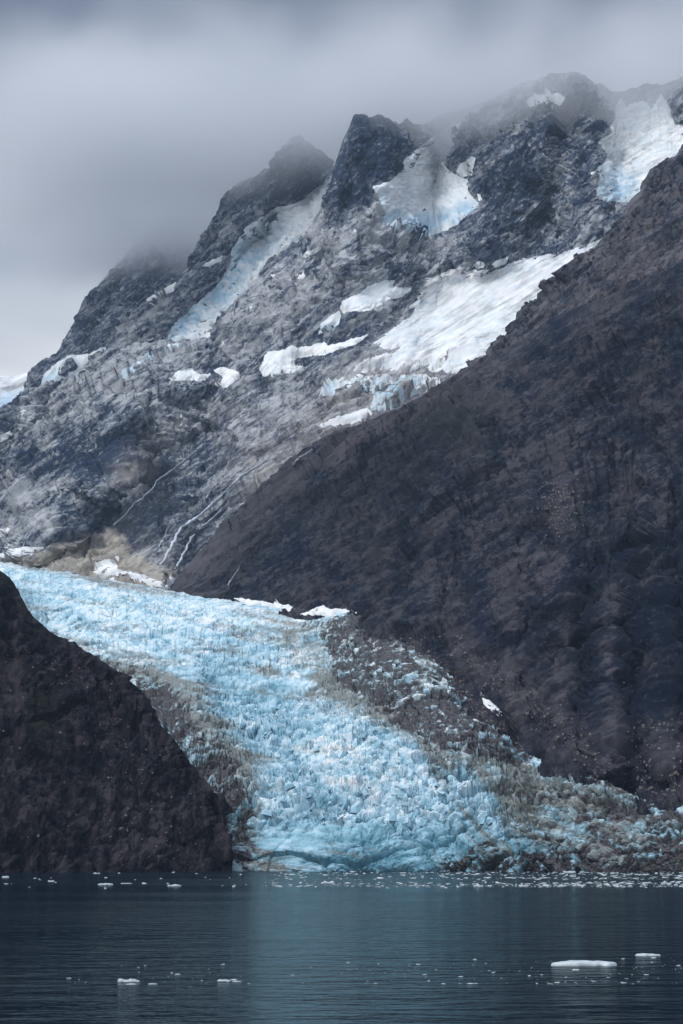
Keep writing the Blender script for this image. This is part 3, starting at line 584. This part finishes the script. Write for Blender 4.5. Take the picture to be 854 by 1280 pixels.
snow(HG, MAIN, [(776, 125), (790, 132), (802, 125), (812, 132), (819, 128), (827, 118), (836, 135), (842, 156), (860, 160), (900, 165), (900, 200), (860, 190), (830, 220), (800, 244), (786, 252), (771, 251), (746, 248), (751, 221), (754, 210), (739, 219), (759, 201), (760, 192), (749, 178), (766, 173), (764, 160), (771, 145), (772, 132)],
     'broad snow and ice apron high on the right beside the upper ridge', 'glacier', 16, crev=.5, dirt=.7, blue=[(750, 240, 786, 246, 10, .9), (756, 215, 790, 225, 8, .5)], holes=[(782, 122, 790, 170, 2.0, 6), (816, 128, 812, 165, 2.0, 6), (792, 158, 850, 162, 1.6, 5)])
snow('snowfield', MAIN, [(751, 300), (724, 308), (700, 314), (691, 317), (655, 324), (630, 334), (608, 339), (578, 334), (547, 344), (526, 357), (513, 383), (515, 396), (490, 411), (469, 429), (478, 434), (500, 438), (460, 448), (436, 458), (423, 465), (475, 466), (526, 462), (560, 466), (590, 468), (650, 440), (690, 405), (720, 360), (740, 325)],
     'large streaked snowfield running diagonally down behind the brown slope', 'snowfield', 10, 6, dirt=1.0, streak=8, holes=[(575, 392, 640, 362, 4, 9), (540, 402, 590, 384, 3, 8), (655, 345, 668, 338, 2, 8), (640, 372, 600, 392, 3, 7), (662, 400, 612, 430, 3, 4)], blue=[(715, 340, 690, 380, 6, .3)])
snow(SP, MAIN, [(493, 352), (488, 358), (513, 362), (500, 372), (485, 373), (469, 386), (449, 388), (426, 391), (423, 404), (410, 412), (399, 417), (402, 404), (414, 396), (426, 388), (428, 378), (449, 368), (464, 357), (480, 352)],
     'rounded white snow lobe between the big snowfield and the lower slabs', 'snow patch', 9, blue=[(402, 414, 420, 408, 5, .8)])
snow(SP, MAIN, [(325, 460), (335, 440), (350, 440), (366, 432), (372, 436), (387, 434), (405, 429), (410, 434), (459, 419), (446, 428), (408, 442), (372, 447), (352, 458), (377, 458), (366, 465), (330, 470)],
     'ragged white snow patch stretched across the slabs below the snow lobe', 'snow patch', 9)
snow(SP, MAIN, [(395, 533), (423, 522), (459, 511), (465, 516), (457, 524), (438, 529)], 'pale snow strip beside the top of the dark slope', 'snow patch', 7, dirt=.3)
snow(SP, MAIN, [(211, 474), (224, 465), (240, 462), (250, 469), (262, 468), (250, 476)], 'flat white snow patch, left one of the pair under the gully ice', 'snow patch', 8)
snow(SP, MAIN, [(269, 463), (278, 460), (291, 463), (300, 467), (292, 476), (283, 484), (271, 481), (284, 472)], 'hooked white snow patch, right one of the pair under the gully ice', 'snow patch', 8)
snow(SP, peak_l, [(50, 500), (54, 474), (64, 460), (84, 446), (108, 444), (120, 440), (150, 424), (140, 460), (100, 485), (60, 505)], 'blue-white snow wedge at the foot of the far left peak', 'snow patch', 14, blue=[(55, 485, 90, 465, 8, .7)])
snow(SP, MAIN, [(360, 352), (368, 346), (382, 340), (380, 346), (367, 354)], 'small snow patch right of the gully glacier, above the slabs', 'snow patch', 7)
snow(SP, MAIN, [(378, 321), (388, 314), (399, 308), (394, 315), (384, 321)], 'small thin snow streak below the foot of the sharp peak', 'snow patch', 7)
snow(SP, spur, [(253, 333), (266, 326), (278, 320), (276, 325), (262, 332)], 'thin snow streak on the lower shoulder of the rock spur', 'snow patch', 7)
snow(SP, spur, [(185, 375), (200, 365), (219, 354), (216, 362), (200, 370)], 'white snow strip on the crest between far peak and spur', 'snow patch', 9)
snow(SP, MAIN, [(614, 330), (624, 325), (638, 323), (630, 330), (620, 333)], 'little snow patch above the upper edge of the snowfield', 'snow patch', 7)
snow(SP, MAIN, [(592, 332), (598, 326), (604, 330), (602, 336)], 'tiny rounded snow patch touching the rim of the snowfield', 'snow patch', 7)
snow(SP, MAIN, [(593, 193), (594, 200), (588, 218), (578, 220), (569, 217), (575, 208), (583, 203)], 'small snow tongue right beside the wide hanging glacier', 'snow patch', 9)
snow(SP, MAIN, [(659, 126), (668, 119), (685, 119), (701, 117), (706, 122), (700, 131), (690, 126), (676, 129), (664, 132)], 'snow patch just below the cloud on the dome', 'snow patch', 8)
snow(SP, MAIN, [(-10, 697), (0, 693), (17, 686), (35, 685), (53, 685), (40, 691), (15, 696)], 'flat snow bank at the left rim of the upper glacier', 'snow patch', 6)
snow(SP, MAIN, [(-10, 668), (0, 663), (12, 660), (6, 669), (-10, 676)], 'small snow patch at the left edge above the glacier rim', 'snow patch', 6)
snow(SP, MAIN, [(-10, 548), (2, 545), (17, 537), (18, 541), (6, 549), (-8, 556)], 'pale snow strip on the left shoulder of the mountain', 'snow patch', 6, dirt=.4)
snow(SP, MAIN, [(118, 714), (126, 704), (136, 699), (150, 695), (154, 697), (146, 704), (146, 712), (170, 717), (205, 722), (222, 722), (236, 733), (215, 737), (170, 734), (130, 726)], 'cream dirty snow sheet on the silt flat beside the glacier', 'snow patch', 6, dirt=.5, streak=5)
snow(SP, MAIN, [(20, 519), (28, 514), (32, 512), (26, 518), (30, 524), (24, 524)], 'tiny hooked snow patch near the left crest', 'snow patch', 6)
snow(SP, R2, [(603, 873), (610, 875), (622, 885), (629, 893), (626, 897), (612, 886), (604, 880)], 'bright lone snow sliver on the scree above the debris ice', 'snow patch', 5, 2.5, rough=.5)
snow(SP, R2, [(780, 851), (783, 852), (784, 862), (781, 862)], 'tiny white snow fleck low in the dark gullies', 'snow patch', 4, 1.5, rough=.3)
snow(SP, R2, [(372, 769), (400, 759), (415, 762), (445, 764), (442, 773), (412, 772), (396, 768)], 'white ice strip at the right head of the debris covered ice', 'snow patch', 7, 3)
snow(SP, R2, [(294, 748), (330, 753), (352, 756), (366, 757), (362, 764), (335, 762), (310, 757)], 'white ice strip along the far rim of the glacier', 'snow patch', 7, 3)
k = 0
for px, py, s, lb in [(414, 292, 4, 'speck of snow in the rubble under the sharp peak'), (445, 288, 3, 'speck of snow beside the big hanging glacier'), (225, 530, 3, 'tiny snow speck in the middle of the slabs'), (340, 345, 4, 'speck of snow on the lip right of the gully ice'),
                      (318, 385, 5, 'small snow streak on the slab below the gully mouth'), (278, 430, 5, 'short snow streak under the foot of the gully glacier'), (345, 365, 3, 'tiny snow speck on the boulder slabs'), (600, 250, 3, 'speck of snow on the dome wall'), (432, 90 + 60, 2, 'fleck of snow near the sharp summit')]:
    snow(SP, MAIN, [(px - s, py + 1), (px, py - s * .5), (px + s, py - 2), (px + s * .6, py + 2), (px - s * .3, py + s * .5)], lb, 'snow patch', 5, 2.0, rough=.4)
# broken blue ice at the slab edge under the snowfield, and the thin blue tail of the gully glacier
snow('icefall', MAIN, [(405, 478), (425, 470), (470, 466), (500, 470), (530, 468), (560, 476), (530, 490), (500, 505), (480, 520), (462, 512), (470, 495), (440, 482), (420, 492), (400, 496)], 'small grey-blue icefall of broken ice below the snowfield', 'icefall', 8, 4, dirt=.9, streak=10, crev=.9, blue=[(400, 490, 500, 500, 14, .6), (490, 490, 520, 480, 10, .7)])
snow('ice_streak', MAIN, [(150, 468), (170, 452), (195, 440), (212, 430), (225, 430), (205, 445), (180, 458), (158, 474)], 'thin blue ice streak trailing down slabs from the gully glacier', 'glacier ice', 6, 3, blue=[(150, 470, 225, 430, 12, .9)], streak=8)
print('snow', round(time.time() - T0, 1))

# ------------------------------------------------------------------ waterfalls
def fall(sh, pts, width, label):
    a = np.array(pts, float); n = 90; seglen = np.r_[0, np.cumsum(np.hypot(*np.diff(a, axis=0).T))]; s = np.linspace(0, seglen[-1], n)
    px = np.interp(s, seglen, a[:, 0]); py = np.interp(s, seglen, a[:, 1]); seed = len(label) * 3.7
    px = px + perlin(np.stack([s / 9, s * 0 + seed, s * 0], -1)) * 2.2; P = np.array([pt_on(sh, x, y, 1.5) for x, y in zip(px, py)]); P = P * (1 - 16.0 / np.linalg.norm(P, axis=1))[:, None]
    dist = P[:, 1].copy()
    for _ in range(3): dist[1:-1] = np.minimum(dist[1:-1], np.minimum(dist[:-2], dist[2:]))
    for _ in range(4): dist[1:-1] = (dist[:-2] + dist[1:-1] + dist[2:]) / 3
    P = P3(px, py, dist - 8)
    wd = width * (.40 + .9 * np.abs(perlin(np.stack([s / 6, s * 0 + seed + 5, s * 0], -1))) * 2) * (.5 + .6 * s / s[-1])
    wd = wd * 2.1; L = P - np.array([1, .0, .0]) * wd[:, None]; R = P + np.array([1, .0, .0]) * wd[:, None]; Mi = P + np.array([0, -2.0, 1.5]); Bk = P + np.array([0, 6.0, -4.0])
    V = np.stack([L, Mi, R, Bk], 1).reshape(-1, 3); F = []
    for i in range(n - 1):
        for k in range(4):
            k2 = (k + 1) % 4; F.append((i * 4 + k, i * 4 + k2, i * 4 + 4 + k2, i * 4 + 4 + k))
    o = mesh_from('waterfall', V, np.array(F), M_FOAM, True); tag(o, label, 'waterfall')
fall(MAIN, [(335, 574), (302, 594), (277, 619), (252, 642), (227, 659), (216, 679), (208, 695), (201, 706)], 2.6, 'widest white meltwater cascade running down the slabs to the silt flat')
fall(MAIN, [(277, 637), (265, 648), (252, 659), (240, 672), (234, 682), (226, 700), (219, 711)], 2.1, 'second white cascade, just right of the widest one')
fall(MAIN, [(247, 562), (225, 580), (196, 601), (190, 612), (166, 632), (155, 645), (142, 656)], .7, 'thin meltwater thread left of the cascades, ending at the silt flat')
fall(MAIN, [(212, 658), (206, 668), (203, 678), (192, 690)], 1.0, 'short faint water thread immediately left of the widest cascade')
fall(MAIN, [(270, 606), (262, 616), (256, 624)], 1.0, 'short faint water thread above the widest cascade')
fall(R2, [(390, 562), (375, 572), (366, 580)], 1.1, 'short pale water streak at the top of the dark slope')
fall(R2, [(300, 708), (292, 720), (286, 732)], .9, 'faint water streak low on the dark slope above the glacier')

# ------------------------------------------------------------------ scattered boulders
def scatter(name, sh, n, test, size, mat, label, seed, cat):
    rs = np.random.RandomState(seed); Vs, Fs, off, c = [], [], 0, 0
    base = [rough_block(rs, 5, .6) for _ in range(8)]
    while c < n:
        px, py = test(rs); p = pt_on(sh, px, py); V, F = base[rs.randint(8)]
        s = size * (.5 + rs.rand() ** 3 * 2.2); a = rs.rand() * 6.28; R = np.array(Euler((rs.rand() * .8, rs.rand() * .8, a)).to_matrix())
        Vs.append((V * s * np.array([1, 1, .8])) @ R.T + p); Fs.append(F + off); off += len(V); c += 1
    o = mesh_from(name, np.concatenate(Vs), np.concatenate(Fs), mat, False); tag(o, label, cat, kind='stuff')
def t_hill(rs):
    while True:
        x = rs.uniform(0, 262); y = rs.uniform(800, 1085)
        cl = math.exp(-((x - 170 - (y - 960) * .6) / 50) ** 2 * .5)
        if y > HILL_CREST(x) + 12 and rs.rand() < cl * .9 + .08: return x, y
scatter('boulders', HILL, 520, t_hill, .55, M_BOULDER, 'pale boulders scattered over the dark left hill', 11, 'boulders')
def t_scree(rs):
    k = rs.randint(4)
    if k == 0: u = rs.rand(); return 560 + 200 * u + rs.normal() * 12, 800 + 160 * u + rs.normal() * 9
    if k == 1: return 700 + rs.normal() * 14, 632 + rs.normal() * 17
    if k == 2: u = rs.rand(); return 780 + 70 * rs.rand(), 900 + 95 * u
    u = rs.rand(); return 515 + 140 * u + rs.normal() * 4, 797 + 150 * u + rs.normal() * 5
scatter('scree', R2, 2800, t_scree, .85, M_BOULDER, 'pale scree stones on the brown slope', 12, 'scree')

# ------------------------------------------------------------------ the sea and the floating ice
wx = 9000.0
me = bpy.data.meshes.new('sea'); me.from_pydata([(-wx, -3000, 0), (wx, -3000, 0), (wx, 12000, 0), (-wx, 12000, 0)], [], [(0, 1, 2, 3)]); me.materials.append(M_WATER)
sea = bpy.data.objects.new('sea', me); COL.objects.link(sea); tag(sea, 'dark rippled fjord water', kind='structure')
def floe_mesh(name, L, W, H, seed, flat=.5):
    """a low melted floe: lumpy top, waterline notch, keel under the water"""
    nx, ny = 34, 12; u = np.linspace(-1, 1, nx); v = np.linspace(0, 2 * math.pi, ny, endpoint=False); V = []
    for i, a in enumerate(u):
        e = math.sqrt(max(0, 1 - abs(a) ** 3.2)) + .02
        hh = H * e ** .6 * (flat + (1 - flat) * (perlin(np.array([[a * 1.7 + seed, seed * .7, 0]]))[0] * 1.3 + .5 + .4 * perlin(np.array([[a * 6 + seed, seed, 0]]))[0]))
        wv = W * e * (1 + .35 * perlin(np.array([[a * 3 + seed, 4.4, seed]]))[0])
        cy_ = .25 * W * perlin(np.array([[a * 1.7 + seed, 8.4, seed]]))[0]
        for b in v:
            r = 1 + .26 * perlin(np.array([[a * 4 + seed, math.cos(b) * 1.6, math.sin(b) * 1.6]]))[0]
            s_, c_ = math.sin(b), math.cos(b)
            z = (max(.15 * H, hh) * abs(s_) ** .55 * r) if s_ > 0 else -.5 * H * abs(s_) ** .6
            V.append((a * L, cy_ + wv * math.copysign(abs(c_) ** .7, c_) * r, z))
    F = [(i * ny + k, i * ny + (k + 1) % ny, (i + 1) * ny + (k + 1) % ny, (i + 1) * ny + k) for i in range(nx - 1) for k in range(ny)]
    o = mesh_from(name, np.array(V), np.array(F), M_FLOE, True); return o
def floe(px, py, wpx, label, seed, hr=.16, flat=.5, rot=0.05, group=None, name='ice_floe', cat='ice floe'):
    x, y = water_pt(px, py); L = wpx / 2 * y / FPX; o = floe_mesh(name, L, L * .45, L * hr, seed, flat); o.location = (x, y, 0); o.rotation_euler = (0, 0, rot)
    tag(o, label, cat, group); return o
floe(730, 1207, 81, 'largest floe, long low white ice slab on the dark water', 1.3, .17, .75)
floe(810, 1195, 31, 'small pointed white floe beyond the right end of the largest floe', 5.1, .2, .5)
floe(161, 1227, 27, 'humped white floe in the near drift line on the dark water', 9.2, .26, .45)
floe(164, 1230.5, 12, 'low sliver of ice right in front of the humped floe', 3.3, .2, .6)
floe(280, 1226.5, 16, 'smooth rounded floe in the near drift line under the teal reflection edge', 12.2, .32, .6)
floe(296, 1227, 11, 'flat thin floe touching the smooth rounded one', 15.2, .16, .8)
floe(191, 1230, 11, 'flat grey floe between the humped floe and the rounded one', 16.2, .14, .8)
floe(720, 1213, 9, 'little ice chunk just in front of the largest floe', 17.2, .4, .6)
floe(132, 1106, 19, 'flat white floe off the dark hill, in the far water', 21.2, .22, .7)
floe(218, 1107.5, 17, 'flat white floe in the far water before the glacier corner', 24.2, .25, .6)
floe(158, 1104.5, 14, 'thin grey floe beside the flat white one off the hill', 27.2, .12, .8)
floe(30, 1090.5, 16, 'white floe close under the dark hill shore', 31.2, .3, .6)
floe(39, 1088.6, 7, 'pointed bit of ice behind the floe under the hill shore', 32.2, .5, .4)
floe(7, 1097, 9, 'small rounded floe at the left edge of the far water', 34.2, .5, .5)
floe(64, 1102, 8, 'arched small floe in the dark far water', 36.2, .45, .5)
floe(410, 1104, 16, 'white floe in the far water under the ice cliff', 41.2, .35, .5)
floe(121, 1092, 9, 'thin little floe near the shore below the hill', 44.2, .3, .5)
floe(598, 1108, 12, 'tallest white lump in the brash ice belt', 46.2, .6, .4)
floe(455, 1086.9, 13, 'white ice lump lying under the dark ice cave', 48.2, .7, .3)
floe(632, 1086.6, 20, 'white stranded ice block at the foot of the debris cliff', 51.2, .5, .4)
floe(712, 1091, 16, 'low white floe along the debris cliff shore', 53.2, .4, .5)
# small pieces: each its own object, shared shapes
small = []
for k in range(8):
    V, F = rough_block(rs, 6, .5); V = V * np.array([1.0, 1.1, .42]); o = mesh_from('ice_chunk', V, F, M_FLOE, True); small.append(o.data); bpy.data.objects.remove(o)
def chunk(px, py, wpx, label, group):
    x, y = water_pt(px, py); s = wpx / 2 * y / FPX; o = bpy.data.objects.new('ice_chunk', small[rs.randint(8)]); COL.objects.link(o)
    o.location = (x, y, .04 * s); o.scale = (s, s, s * rs.uniform(.5, 1.1)); o.rotation_euler = (0, 0, rs.uniform(0, 6.28)); tag(o, label, 'ice chunk', group)
for (x0, x1, yc, sp, n, wa, wb) in [(80, 330, 1227, 3.0, 16, 1.5, 5), (330, 640, 1213, 4, 14, 1.5, 5), (640, 720, 1205, 6, 9, 2, 6), (780, 854, 1209, 2, 7, 1.5, 5)]:
    for k in range(n): chunk(rs.uniform(x0, x1), yc + rs.normal() * sp, rs.uniform(wa, wb) * (.3 + .6 * rs.rand() ** 2), 'small ice chunk adrift in the near lines of ice on dark water', 'small ice chunks in the near drift lines')
for k in range(36): chunk(rs.uniform(0, 380), rs.choice([1089.5, 1092, 1098, 1104, 1108]) + rs.normal() * 1.0, rs.uniform(2, 6), 'small ice chunk adrift in the far water below the dark hill', 'small ice chunks below the dark hill')
def brash(n, name, label, x0, x1, rows, size, seed):
    r = np.random.RandomState(seed); Vs, Fs, off = [], [], 0; base = [rough_block(r, 5, .5) for _ in range(8)]
    for k in range(n):
        px = r.uniform(x0, x1) if r.rand() < .5 else x1 - (x1 - x0) * abs(r.normal()) * .30
        row = rows[r.randint(len(rows))]; py = row[0] + r.normal() * row[1]
        if px > 900 or py < 1089.6: continue
        x, y = water_pt(px, py); V, F = base[r.randint(8)]; s = size * (.35 + r.rand() ** 3 * 1.6) * y / 1500; a = r.rand() * 6.28; c, sn = math.cos(a), math.sin(a)
        V = V * s * np.array([1.7, 1.0, .30]); V = np.stack([V[:, 0] * c - V[:, 1] * sn, V[:, 0] * sn + V[:, 1] * c, V[:, 2]], -1) + np.array([x, y, .05 * s])
        Vs.append(V); Fs.append(F + off); off += len(V)
    o = mesh_from(name, np.concatenate(Vs), np.concatenate(Fs), M_FLOE, False); tag(o, label, 'brash ice', kind='stuff')
brash(1500, 'brash_ice', 'belt of small broken ice drifting before the glacier front', 330, 880, [(1091, .8), (1093.5, 1.0), (1098, 1.2), (1104, 1.4), (1106, 1.2), (1108, .8)], .95, 5)
brash(170, 'brash_ice', 'thin line of tiny ice crumbs on the near water', 60, 860, [(1224, 2.5), (1216, 4), (1205, 5), (1229, 1)], .8, 6)

# ------------------------------------------------------------------ air and cloud
def vol_box(name, lo, hi, label, cat=None):
    me = bpy.data.meshes.new(name); bm = bmesh.new(); bmesh.ops.create_cube(bm, size=1.0)
    for v in bm.verts: v.co = Vector([lo[i] + (v.co[i] + .5) * (hi[i] - lo[i]) for i in range(3)])
    bm.to_mesh(me); bm.free(); o = bpy.data.objects.new(name, me); COL.objects.link(o); tag(o, label, cat, kind='stuff'); return o
HAZE = 1.6e-5
hz = vol_box('haze', (-9500, -3500, -60), (9500, 12500, 3400), 'thin blue air over the fjord')
m = bpy.data.materials.new('haze_air'); m.use_nodes = True; nt = m.node_tree; nt.nodes.clear(); o_ = N(nt, 'ShaderNodeOutputMaterial'); pv = N(nt, 'ShaderNodeVolumePrincipled')
pv.inputs['Density'].default_value = HAZE; pv.inputs['Color'].default_value = (.55, .74, 1.0, 1); nt.links.new(pv.outputs[0], o_.inputs['Volume']); hz.data.materials.append(m)

def cloud_mat():
    m = bpy.data.materials.new('cloud_vapour'); m.use_nodes = True; nt = m.node_tree; nt.nodes.clear(); o_ = N(nt, 'ShaderNodeOutputMaterial'); pv = N(nt, 'ShaderNodeVolumePrincipled')
    g = N(nt, 'ShaderNodeNewGeometry'); s = N(nt, 'ShaderNodeSeparateXYZ'); nt.links.new(g.outputs['Position'], s.inputs[0])
    n = N(nt, 'ShaderNodeTexNoise'); n.inputs['Scale'].default_value = .0022; n.inputs['Detail'].default_value = 2.5; n.inputs['Roughness'].default_value = .5; nt.links.new(g.outputs['Position'], n.inputs['Vector'])
    h = math_n(nt, 'ADD', s.outputs[2], math_n(nt, 'MULTIPLY', math_n(nt, 'SUBTRACT', n.outputs[0], .5), 330.0))
    tl = N(nt, 'ShaderNodeMapRange'); tl.interpolation_type = 'SMOOTHSTEP'; tl.inputs['From Min'].default_value = -150; tl.inputs['From Max'].default_value = 750; tl.inputs['To Max'].default_value = -75; nt.links.new(s.outputs[0], tl.inputs['Value']); h = math_n(nt, 'ADD', h, tl.outputs[0])
    mr = N(nt, 'ShaderNodeMapRange'); mr.interpolation_type = 'SMOOTHSTEP'; mr.inputs['From Min'].default_value = 1935; mr.inputs['From Max'].default_value = 2090; mr.inputs['To Min'].default_value = 0; mr.inputs['To Max'].default_value = .0060
    nt.links.new(h, mr.inputs['Value']); ex = N(nt, 'ShaderNodeMapRange'); ex.interpolation_type = 'SMOOTHSTEP'; ex.inputs['From Min'].default_value = -1500; ex.inputs['From Max'].default_value = -600; nt.links.new(s.outputs[0], ex.inputs['Value'])
    tp = N(nt, 'ShaderNodeMapRange'); tp.interpolation_type = 'SMOOTHSTEP'; tp.inputs['From Min'].default_value = 2180; tp.inputs['From Max'].default_value = 2560; tp.inputs['To Min'].default_value = 1; tp.inputs['To Max'].default_value = 0; nt.links.new(math_n(nt, 'ADD', s.outputs[2], math_n(nt, 'MULTIPLY', math_n(nt, 'SUBTRACT', n.outputs[0], .5), 500.0)), tp.inputs['Value'])
    ty = N(nt, 'ShaderNodeMapRange'); ty.interpolation_type = 'SMOOTHSTEP'; ty.inputs['From Min'].default_value = 5240; ty.inputs['From Max'].default_value = 5480; nt.links.new(s.outputs[1], ty.inputs['Value'])
    de = math_n(nt, 'MULTIPLY', math_n(nt, 'MULTIPLY', mr.outputs[0], ex.outputs[0]), math_n(nt, 'MULTIPLY', tp.outputs[0], ty.outputs[0])); nt.links.new(de, pv.inputs['Density']); pv.inputs['Color'].default_value = (.895, .91, .935, 1); pv.inputs['Anisotropy'].default_value = .2
    nt.links.new(pv.outputs[0], o_.inputs['Volume'])
    try: m.cycles.homogeneous_volume = False
    except Exception: pass
    try: m.cycles.volume_step_rate = 1.0
    except Exception: pass
    return m
cl = vol_box('cloud', (-1600, 5230, 1850), (3000, 6900, 2620), 'soft grey cloud wrapped round the peaks', 'cloud'); cl.data.materials.append(cloud_mat())
print('script', round(time.time() - T0, 1))
